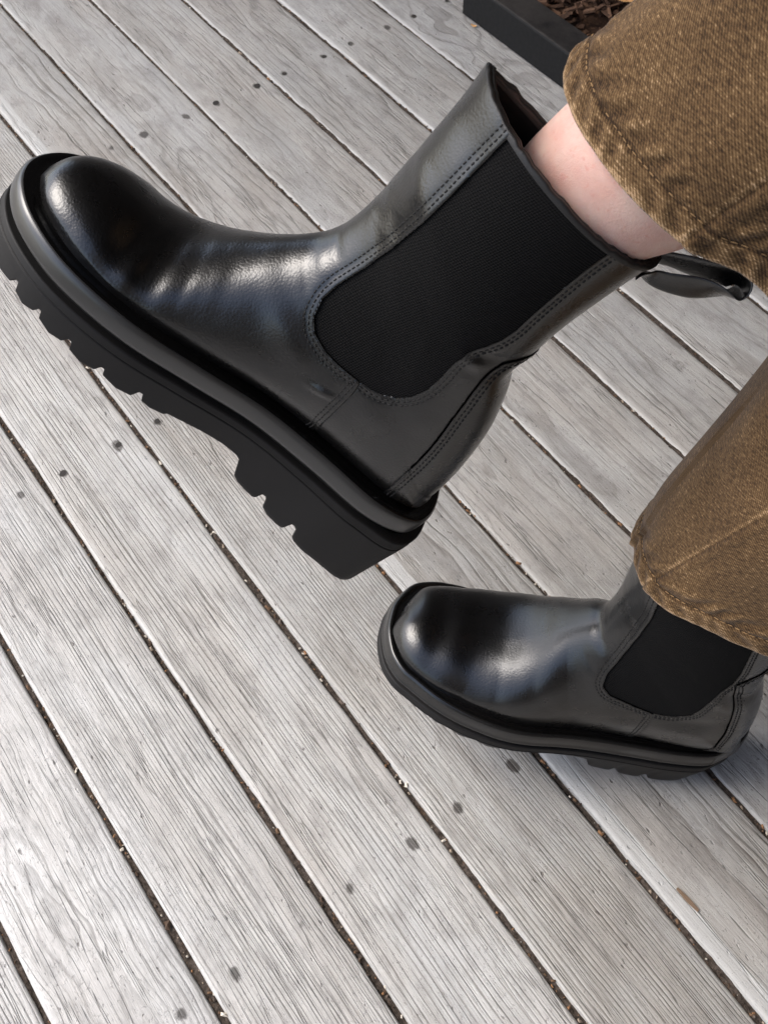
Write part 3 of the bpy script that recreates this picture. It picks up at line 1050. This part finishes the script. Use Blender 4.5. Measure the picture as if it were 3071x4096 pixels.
ZBOT = [(267.8, -21.3), (260.2, -19.5), (258.3, -14.6), (256.2, -14.6), (255.1, -20), (248.9, -22), (242.6, -19.4), (240.6, -15.2), (239.2, -15.2), (238, -20), (230, -23), (222.7, -21.2), (220.6, -16.8),
        (218.4, -16.8), (217.1, -22.2), (209.4, -24.7), (201.2, -23), (199.2, -18.2), (197.2, -18.2), (196.1, -22.6), (186.7, -25.7), (178.2, -24.8), (176, -19), (173.6, -19), (172, -24.2), (166.3, -25.7),
        (158.7, -24.6), (156.9, -22.5), (142.9, -21.5), (137.2, -21), (122.6, -20.7), (112.3, -21.8), (109.5, -23.6), (106.5, -31), (104.4, -36.2), (100.3, -38.8), (93.1, -40.3), (88.2, -41), (86.4, -39.6),
        (85, -33.6), (82.6, -33.6), (80.6, -37), (79, -42), (73.7, -44.8), (65.7, -45.8), (61.6, -44.8), (60, -37), (57.9, -36.8), (55.5, -38.5), (53.6, -45), (51, -47), (44, -48.6), (24, -51.0), (12, -53.4), (0, -54.5),
        (-5, -54.5), (274, -21), (281, -19.6), (283, -14), (285, -14), (286.5, -19), (292, -18.5)]


def taper_up(C):
    return .0003 + .0030 * smooth01((.015 - C[:, 0]) / .02)


def taper_lo(C):
    return .0055 + .002 * smooth01((C[:, 0] - .13) / .04) + .006 * smooth01((.022 - C[:, 0]) / .03)


CR_UP = [(214, 46, 212, 22, -.35, 3), (203, 50, 199, 30, .3, 3.5), (196, 54, 191, 34, -.3, 3), (186, 62, 178, 42, .3, 4), (158, 92, 146, 84, -.45, 3), (157, 101, 147, 96, .4, 3), (156, 110, 147, 108, -.4, 3),
         (218, 38, 219, 24, 1.4, 7), (209, 45, 206, 26, -1.3, 7), (166, 74, 130, 58, 1.0, 7), (150, 80, 128, 70, -.6, 6), (109, 56, 107, 50, 1.6, 8), (190, 60, 186, 40, .6, 8), (236, 44, 232, 26, .5, 10),
         (150, 178, 146, 158, .45, 11), (151, 148, 146, 136, -.4, 9), (74, 131, 57, 137, -1.3, 3.5), (76, 126, 62, 129, .8, 3), (72, 121, 60, 122, -.7, 3), (90, 64, 70, 60, .9, 9), (62, 90, 56, 70, .7, 8),
         (45, 132, 34, 121, -2.2, 6), (104, 130, 84, 180, .8, 22), (110, 100, 90, 110, -.8, 16)]
CR_LO = [(204, 52, 200, 32, -.3, 4), (184, 64, 177, 44, -.3, 4), (160, 92, 148, 84, -.4, 3.5), (158, 101, 147, 96, .4, 3.5), (218, 42, 214, 24, -.45, 12), (196, 56, 190, 30, .5, 10), (172, 70, 150, 34, .55, 9), (156, 80, 138, 56, -.6, 8), (120, 52, 110, 40, 1.0, 10), (150, 106, 144, 92, .8, 6),
         (88, 58, 56, 66, 1.3, 8), (86, 70, 58, 84, -1.2, 6), (76, 112, 54, 100, 1.2, 5), (66, 120, 44, 108, -2.0, 4), (60, 134, 38, 124, -1.6, 4), (104, 130, 84, 180, .8, 22)]


def mat4(R, t):
    return Matrix([[*R[0], t[0]], [*R[1], t[1]], [*R[2], t[2]], [0, 0, 0, 1]])


R_UP = A([[0.6903893549, -0.6292197194, -0.3569945144], [0.4001288330, 0.7432377606, -0.5361851809], [0.6027100925, 0.2273327427, 0.7648923901]])
T_UP = A([0.2689046789, -0.2163812057, 0.2731809078])
R_LO = A([[0.7257944925, -0.6733971473, -0.1405654179], [0.6483202681, 0.7379114950, -0.1875298796], [0.2300069233, 0.0449767439, 0.9721491181]])
T_LO = A([0.0766406158, -0.3787677520, 0.0415328522])
ZBOT_LO = [(x, z if z > -26 else -26 + (z + 26) * .76) for x, z in ZBOT]

up = Boot('ankle_boot', mat4(R_UP, T_UP), PL_UP, ST_UP, (0, 0), FS_UP, FP_UP, GORE_UP, SEAM_UP, COUNTER_UP, CR_UP, ZBOT, taper_up)
tag(up.root, 'black leather ankle boot lifted in the air showing its lugged sole, bare ankle above it', 'boot', 'pair of black boots')
lo = Boot('ankle_boot', mat4(R_LO, T_LO), PL_LO, ST_LO, (-0.08808818, 0.06671102), FS_LO, FP_LO, GORE_LO, SEAM_LO, COUNTER_LO, CR_LO, ZBOT_LO, taper_lo, 1)
tag(lo.root, 'black leather ankle boot planted on the deck with its top tucked under a trouser hem', 'boot', 'pair of black boots')

# ------------------------------------------------------------------ person: bare legs inside brown denim trousers
person = empty('person')
tag(person, 'seated person in wide brown denim trousers wearing black boots, one leg raised', 'person')
W_UP = lambda p: R_UP @ A(p, float) + T_UP
W_LO = lambda p: R_LO @ A(p, float) + T_LO


def tube(center, axes, frame, ang, svals, disp=None):
    pass


class Leg:
    """one trouser leg: rings of an ellipse around a bending centre line given in world space"""


def trouser_leg(W, R, cx, cy, ky, kx, Ax, By, grow, hem, seam_deg, knee, hip, seed, thick=.0016, twist=0):
    nphi = 420
    phi = np.linspace(0, 2 * np.pi, nphi, endpoint=False)
    hd = np.degrees(phi)
    hz = np.interp(hd, [a for a, b in hem], [b for a, b in hem], period=360) / 1000
    kern = np.ones(9) / 9
    hz = np.convolve(np.r_[hz[-4:], hz, hz[:4]], kern, 'valid')
    # distance above hem
    s_in = np.linspace(.045, .0006, 24)
    s_out = np.r_[np.linspace(.0003, .03, 46), np.linspace(.031, .12, 60)[0:], np.linspace(.125, .24, 40)]
    H = .0125

    def ring(sv, inner):
        z = hz + sv
        zz = z - .2
        a = Ax + grow * np.maximum(z - .2, 0)
        b = By + grow * .6 * np.maximum(z - .2, 0)
        x = cx + kx * zz + a * np.cos(phi)
        y = cy + ky * zz + b * np.sin(phi)
        nx, ny = np.cos(phi) / a, np.sin(phi) / b
        l = np.hypot(nx, ny)
        nx, ny = nx / l, ny / l
        arc = phi * .5 * (Ax + By)
        d = np.zeros(nphi)
        # folds in the cloth
        d += .0022 * np.sin(phi * 3 + 14 * sv + seed) * smooth01(sv / .05)
        d += .0012 * np.sin(phi * 7 - 22 * sv + seed * 2) * (.3 + .7 * smooth01(sv / .04))
        d += .0016 * vnoise(arc * 26 + sv * 18 + 40, seed + 5) * .8
        # puckers of the hem: slanted little ridges between hem edge and stitch line
        env = np.exp(-((sv - .0065) / .0055) ** 2)
        d += env * .0006 * np.sin(arc * 2 * np.pi / .0125 + sv * 420 + 2.0 * vnoise(arc * 60, seed + 9))
        env2 = np.exp(-((sv - .0185) / .005) ** 2)
        d += env2 * .0009 * np.sin(arc * 2 * np.pi / .017 - sv * 300 + 2.2 * vnoise(arc * 45, seed + 19))
        # double cloth up to the stitch, groove at the stitch
        d += .0006 * smooth01((H + .0012 - sv) / .0012)
        d -= .0009 * np.exp(-((sv - H) / .0011) ** 2)
        # felled side seam
        ds = (hd - seam_deg - twist * sv + 180) % 360 - 180
        dl = np.radians(ds) * .075
        d += .0009 * smooth01((dl + .0004) / .0008) * smooth01((.007 - dl) / .002) - .0009 * np.exp(-(dl / .0008) ** 2)
        d += .0012 * np.exp(-(dl / .004) ** 2) * np.exp(-((sv - .006) / .008) ** 2)
        if inner: d = d - thick
        d -= .0009 * np.exp(-(sv / .0011) ** 2) if not inner else 0
        x = x + nx * d
        y = y + ny * d
        P = np.stack([x, y, z], -1)
        wear = np.exp(-((sv - .0008) / .0022) ** 2) * .7 - .55 * np.exp(-((sv - H) / .0011) ** 2) + .25 * np.exp(-((sv - H + .0022) / .0013) ** 2) - .2 * np.exp(-((sv - H - .003) / .002) ** 2)
        wear = wear + env * .26 * np.sin(arc * 2 * np.pi / .0125 + sv * 420 + 2.0 * vnoise(arc * 60, seed + 9)) + env2 * .24 * np.sin(arc * 2 * np.pi / .017 - sv * 300 + 2.2 * vnoise(arc * 45, seed + 19))
        wear = wear + .5 * np.exp(-((dl + .0016) / .0016) ** 2) - .5 * np.exp(-(dl / .0009) ** 2)
        return P, arc, wear
    rings, U, Wr = [], [], []
    for sv in s_in:
        P, arc, wv = ring(sv, True)
        rings.append(P @ R.T + W((0, 0, 0)))
        U.append(np.stack([arc, np.full(nphi, -sv)], -1))
        Wr.append(np.zeros(nphi))
    for sv in s_out:
        P, arc, wv = ring(sv, False)
        rings.append(P @ R.T + W((0, 0, 0)))
        U.append(np.stack([arc, np.full(nphi, sv)], -1))
        Wr.append(wv)
    # go on to the knee and the hip: rings swept along a curve
    last = rings[-1]
    c0 = last.mean(0)
    dirs = c0 - rings[-12].mean(0)
    dirs /= np.linalg.norm(dirs)
    path = crs(A([c0 - dirs * .06, c0, c0 + (knee - c0) * .55, knee, knee + (hip - knee) * .25, knee + (hip - knee) * .6, hip, hip + (hip - knee) * .1]), u=np.linspace(1, 6, 60))
    rad = last - c0
    prev = dirs
    sv = s_out[-1]
    for k in range(1, len(path)):
        d = path[min(k + 1, len(path) - 1)] - path[k - 1]
        d /= np.linalg.norm(d)
        ax = np.cross(prev, d)
        sn = np.linalg.norm(ax)
        if sn > 1e-6:
            ax /= sn
            rq = Matrix.Rotation(math.asin(min(1, sn)), 3, Vector(ax))
            rad = rad @ A(rq).T
        prev = d
        q = k / (len(path) - 1)
        sc = 1 + .12 * smooth01(q * 2) + .05 * math.sin(k * .9)* .2
        sv += np.linalg.norm(path[k] - path[k - 1])
        rings.append(path[k] + rad * sc)
        U.append(np.stack([phi * .5 * (Ax + By), np.full(nphi, sv)], -1))
        Wr.append(np.zeros(nphi))
    return A(rings), A(U), A(Wr), hz, ring


KNEE_UP = W_UP((.065, -.01, .60))
KNEE_LO = A([.135, -.515, .60])
HIP_UP, HIP_LO = A([.12, -.95, .66]), A([-.10, -.93, .56])
HEM_UP = [(0, 246), (9, 242), (15, 240.4), (23.5, 239.7), (34, 239.4), (43, 240.4), (52, 241), (61, 242.5), (70, 244.2), (80, 246.8), (86, 248.2), (92.7, 254), (99, 257), (109, 257.2), (125, 252), (140, 247),
          (170, 250), (220, 258), (270, 262), (320, 256)]
HEM_LO = [(0, 183), (11, 182), (24, 184.6), (35, 187), (42, 190.7), (52, 197.5), (63, 202), (73, 207), (90, 211), (130, 216), (180, 217), (230, 208), (280, 200), (330, 190)]
tu = trouser_leg(W_UP, R_UP, .05, 0, 0, 0, .086, .062, .02, HEM_UP, 80, KNEE_UP, HIP_UP, 3)
tl = trouser_leg(W_LO, R_LO,   .073, -.012, -.088, -.05, .0965, .067, .02, HEM_LO, 24, KNEE_LO, HIP_LO, 8, twist=180)
Vt, Ft, Ut, Wt = [], [], [], []
off = 0
for rg, U, Wv, *_ in (tu, tl):
    Vt.append(rg.reshape(-1, 3))
    Ft.append(grid_faces(rg.shape[0], rg.shape[1], True) + off)
    Ut.append(U.reshape(-1, 2))
    Wt.append(Wv.ravel())
    off += rg.shape[0] * rg.shape[1]
# seat of the trousers
hc = (HIP_UP + HIP_LO) / 2 + A([0, -.03, 0])
th, ph = np.meshgrid(np.linspace(0, np.pi, 40), np.linspace(0, 2 * np.pi, 60, endpoint=False), indexing='ij')
S = np.stack([hc[0] + .20 * np.sin(th) * np.cos(ph), hc[1] + .15 * np.sin(th) * np.sin(ph), hc[2] + .15 * np.cos(th)], -1)
Vt.append(S.reshape(-1, 3))
Ft.append(grid_faces(40, 60, True) + off)
Ut.append(np.stack([ph.ravel() * .2, th.ravel() * .15], -1))
Wt.append(np.zeros(S.shape[0] * S.shape[1]))
trousers = mesh_obj('trousers', np.concatenate(Vt), np.concatenate(Ft), M['denim'], person, uv=np.concatenate(Ut))
at_ = trousers.data.attributes.new('wear', 'FLOAT', 'POINT')
wv = np.concatenate(Wt)
at_.data.foreach_set('value', np.r_[wv, np.zeros(len(trousers.data.vertices) - len(wv))][:len(trousers.data.vertices)].astype(np.float32))

# hem stitches and side-seam stitches
sv_, sf_ = [], []


def thread(p, q, n, r):
    d = q - p
    l = np.linalg.norm(d)
    if l < 1e-6: return
    d = d / l
    b = np.cross(n, d)
    b /= np.linalg.norm(b) + 1e-9
    k = len(sv_)
    for a, w in ((0, .55), (.5, 1), (1, .55)):
        c = p + d * l * a
        for e, h in ((-1, -.3), (-.5, .7), (.5, .7), (1, -.3)):
            sv_.append(c + b * r * e * w + n * r * h * w)
    for i in range(2):
        for j in range(3):
            sf_.append([k + i * 4 + j, k + i * 4 + j + 1, k + i * 4 + 5 + j, k + i * 4 + 4 + j])


for (rg, U, Wv, hz, ring), W, R in ((tu, W_UP, R_UP), (tl, W_LO, R_LO)):
    P, arc, _ = ring(.0125, False)
    P = P @ R.T + W((0, 0, 0))
    cen = P.mean(0)
    ax = R[:, 2]
    n = P - cen
    n -= np.outer(n @ ax, ax)
    n /= np.linalg.norm(n, axis=1)[:, None]
    for i in range(0, len(P), 3):
        j = (i + 2) % len(P)
        if rng.random() < .25: continue
        e = rng.uniform(-.0002, .0003)
        thread(P[i] + n[i] * (.0002 + e), P[j] + n[j] * (.0001 + e), n[i], rng.uniform(.00026, .0004))
st = mesh_obj('hem_stitching', A(sv_), sf_, M['seamthread'], trousers)
st['kind'] = 'stuff'

# bare legs: one continuous skin, ankle ellipse as seen above the raised boot
def leg_rings(W, R, pts):
    out = []
    a = np.linspace(0, 2 * np.pi, 48, endpoint=False)
    P = A(pts)
    P = crs(P, 60)
    for x, y, z, ax, by in P:
        out.append(np.stack([x + ax * np.cos(a), y + by * np.sin(a), np.full(48, z)], -1) @ R.T + W((0, 0, 0)))
    return out


bm_v, bm_f = [], []
off = 0
rows_u = leg_rings(W_UP, R_UP, [(.096, .004, .10, .030, .026), (.092, .004, .15, .032, .027), (.0885, .005, .195, .0345, .0275), (.0865, .005, .215, .0375, .0315), (.083, .005, .235, .0415, .0355), (.078, .004, .27, .0455, .041), (.075, 0, .33, .05, .046)])
rows_l = leg_rings(W_LO, R_LO, [(.086, -.004, .10, .030, .028), (.083, -.008, .15, .034, .031), (.082, -.013, .20, .0405, .036), (.08, -.018, .26, .045, .041), (.08, -.022, .33, .05, .046)])
a48 = np.linspace(0, 2 * np.pi, 48, endpoint=False)


def extend(rows, knee, hip):
    c0 = rows[-1].mean(0)
    rad = rows[-1] - c0
    path = crs(A([c0, c0 + (knee - c0) * .6, knee, knee + (hip - knee) * .5, hip, hc]), 40)
    prev = c0 - rows[-6].mean(0)
    prev /= np.linalg.norm(prev)
    for k in range(1, len(path)):
        d = path[min(k + 1, len(path) - 1)] - path[k - 1]
        d /= np.linalg.norm(d)
        ax = np.cross(prev, d)
        sn = np.linalg.norm(ax)
        if sn > 1e-6:
            rad = rad @ A(Matrix.Rotation(math.asin(min(1, sn)), 3, Vector(ax / sn))).T
        prev = d
        rows.append(path[k] + rad * (1 + .25 * smooth01(k / 39)))
    return rows


ru, rl = extend(rows_u, KNEE_UP, HIP_UP), extend(rows_l, KNEE_LO, HIP_LO)
body = A(ru + rl[::-1])                     # one skin running down one leg, through the hips and down the other
legs = mesh_obj('bare_legs', body.reshape(-1, 3), grid_faces(len(body), 48, True), M['skin'], person)

# ------------------------------------------------------------------ low black planter at the edge of the deck
PX, PY, PZ = .997, -.842, .049
planter = empty('planter_box', Matrix.Translation((PX, PY, .001)))
tag(planter, 'low black metal planter tray with a wide dusty rim standing on the deck', 'planter')
LX, LY, RW = .95, .52, .047                 # runs towards -X and -Y from its near corner


def frustum(name, loop0, loop1, mat, parent):
    V = A(list(loop0) + list(loop1), float)
    n = len(loop0)
    f = [[i, (i + 1) % n, n + (i + 1) % n, n + i] for i in range(n)]
    return mesh_obj(name, V, f, mat, parent, smooth=False)


def rect(d, z): return [(-d, -d, z), (-d, -LY + d, z), (-LX + d, -LY + d, z), (-LX + d, -d, z)]


def band(name, loops, mat, parent):
    V = A([p for lp in loops for p in lp], float)
    f = []
    for k in range(len(loops) - 1):
        for i in range(4):
            f.append([k * 4 + i, k * 4 + (i + 1) % 4, (k + 1) * 4 + (i + 1) % 4, (k + 1) * 4 + i])
    return mesh_obj(name, V, f, mat, parent, smooth=False)


band('side_wall', [rect(.004, 0), rect(.0, .002), rect(0, PZ - .003)], M['metal'], planter)
band('rim', [rect(0, PZ - .0029), rect(.0008, PZ - .0008), rect(.003, PZ), rect(RW, PZ - .004), rect(RW + .002, PZ - .008), rect(RW + .002, PZ - .03)], M['metal'], planter)
band('bottom_plate', [rect(.006, .012), rect(.25, .0125)], M['metal'], planter)
mv, mf = [], []
rm = np.random.default_rng(21)
for i in range(2600):
    x, y = PX - RW - rm.uniform(.0, LX - 2 * RW), PY - RW - rm.uniform(.0, LY - 2 * RW)
    L_, w_, t_ = rm.uniform(.008, .03), rm.uniform(.004, .011), rm.uniform(.0015, .004)
    rot = Matrix.Rotation(rm.uniform(0, 6.28), 3, 'Z') @ Matrix.Rotation(rm.normal(0, .35), 3, 'X') @ Matrix.Rotation(rm.normal(0, .3), 3, 'Y')
    z = PZ - .012 + rm.uniform(-.012, .006)
    n0 = len(mv)
    for dx, dy, dz in ((-1, -.8, -1), (1, -1, -1), (.9, 1, -1), (-1, .7, -1), (-.8, -.7, 1), (.9, -.8, 1), (.8, .8, 1), (-.9, .6, 1)):
        v = rot @ Vector((dx * L_ / 2, dy * w_ / 2, dz * t_ / 2))
        mv.append((x + v.x, y + v.y, z + v.z))
    mf += [[n0 + a for a in q] for q in ((0, 1, 5, 4), (1, 2, 6, 5), (2, 3, 7, 6), (3, 0, 4, 7), (4, 5, 6, 7))]
n0 = len(mv)
mv += [(PX - .02, PY - .02, PZ - .03), (PX - .02, PY - LY + .02, PZ - .03), (PX - LX + .02, PY - LY + .02, PZ - .03), (PX - LX + .02, PY - .02, PZ - .03)]
mf.append([n0, n0 + 1, n0 + 2, n0 + 3])
mulch = mesh_obj('bark_mulch', mv, mf, M['mulch'], smooth=False)
tag(mulch, 'dark brown bark mulch filling the low black planter tray', 'mulch', kind='stuff')

# ------------------------------------------------------------------ small things
def sliver(name, x, y, z, L_, w_, t_, ang, mat, bend=0.0, seed=1):
    r = np.random.default_rng(seed)
    n = 9
    V, F = [], []
    for i in range(n):
        u = i / (n - 1)
        ww = w_ * (.35 + .65 * math.sin(math.pi * (.12 + .8 * u))) * r.uniform(.85, 1.1)
        c = (u - .5) * L_
        dz = bend * (4 * (u - .5) ** 2)
        for yy, zz in ((-ww / 2, 0), (-ww / 2 * .8, t_), (ww / 2 * .8, t_ * r.uniform(.8, 1.1)), (ww / 2, 0)):
            V.append((c, yy, zz + dz))
    for i in range(n - 1):
        for j in range(3):
            F.append([i * 4 + j, i * 4 + j + 1, i * 4 + 5 + j, i * 4 + 4 + j])
    o = mesh_obj(name, V, F, mat, smooth=False)
    o.location = (x, y, z)
    o.rotation_euler = (0, 0, ang)
    return o


sp = sliver('wood_splinter', .0195, -.2802, .0008, .021, .0034, .0011, .06, plain('brown_splinter', (.17, .115, .075), .8, .3, 500, .5, .001), 0, 4)
tag(sp, 'thin brown wood splinter lying on the pale strip of a plank', 'splinter')
lf = sliver('dry_leaf', .845, -.984, PZ - .003, .045, .022, .0008, .9, M['leaf'], .004, 9)
tag(lf, 'curled tan dry leaf lying on the bark mulch', 'leaf')
lf2 = sliver('dry_leaf', .968, -.838, .001, .008, .004, .0008, .4, M['leaf'], .001, 12)
tag(lf2, 'small orange leaf scrap on the deck at the foot of the planter', 'leaf')
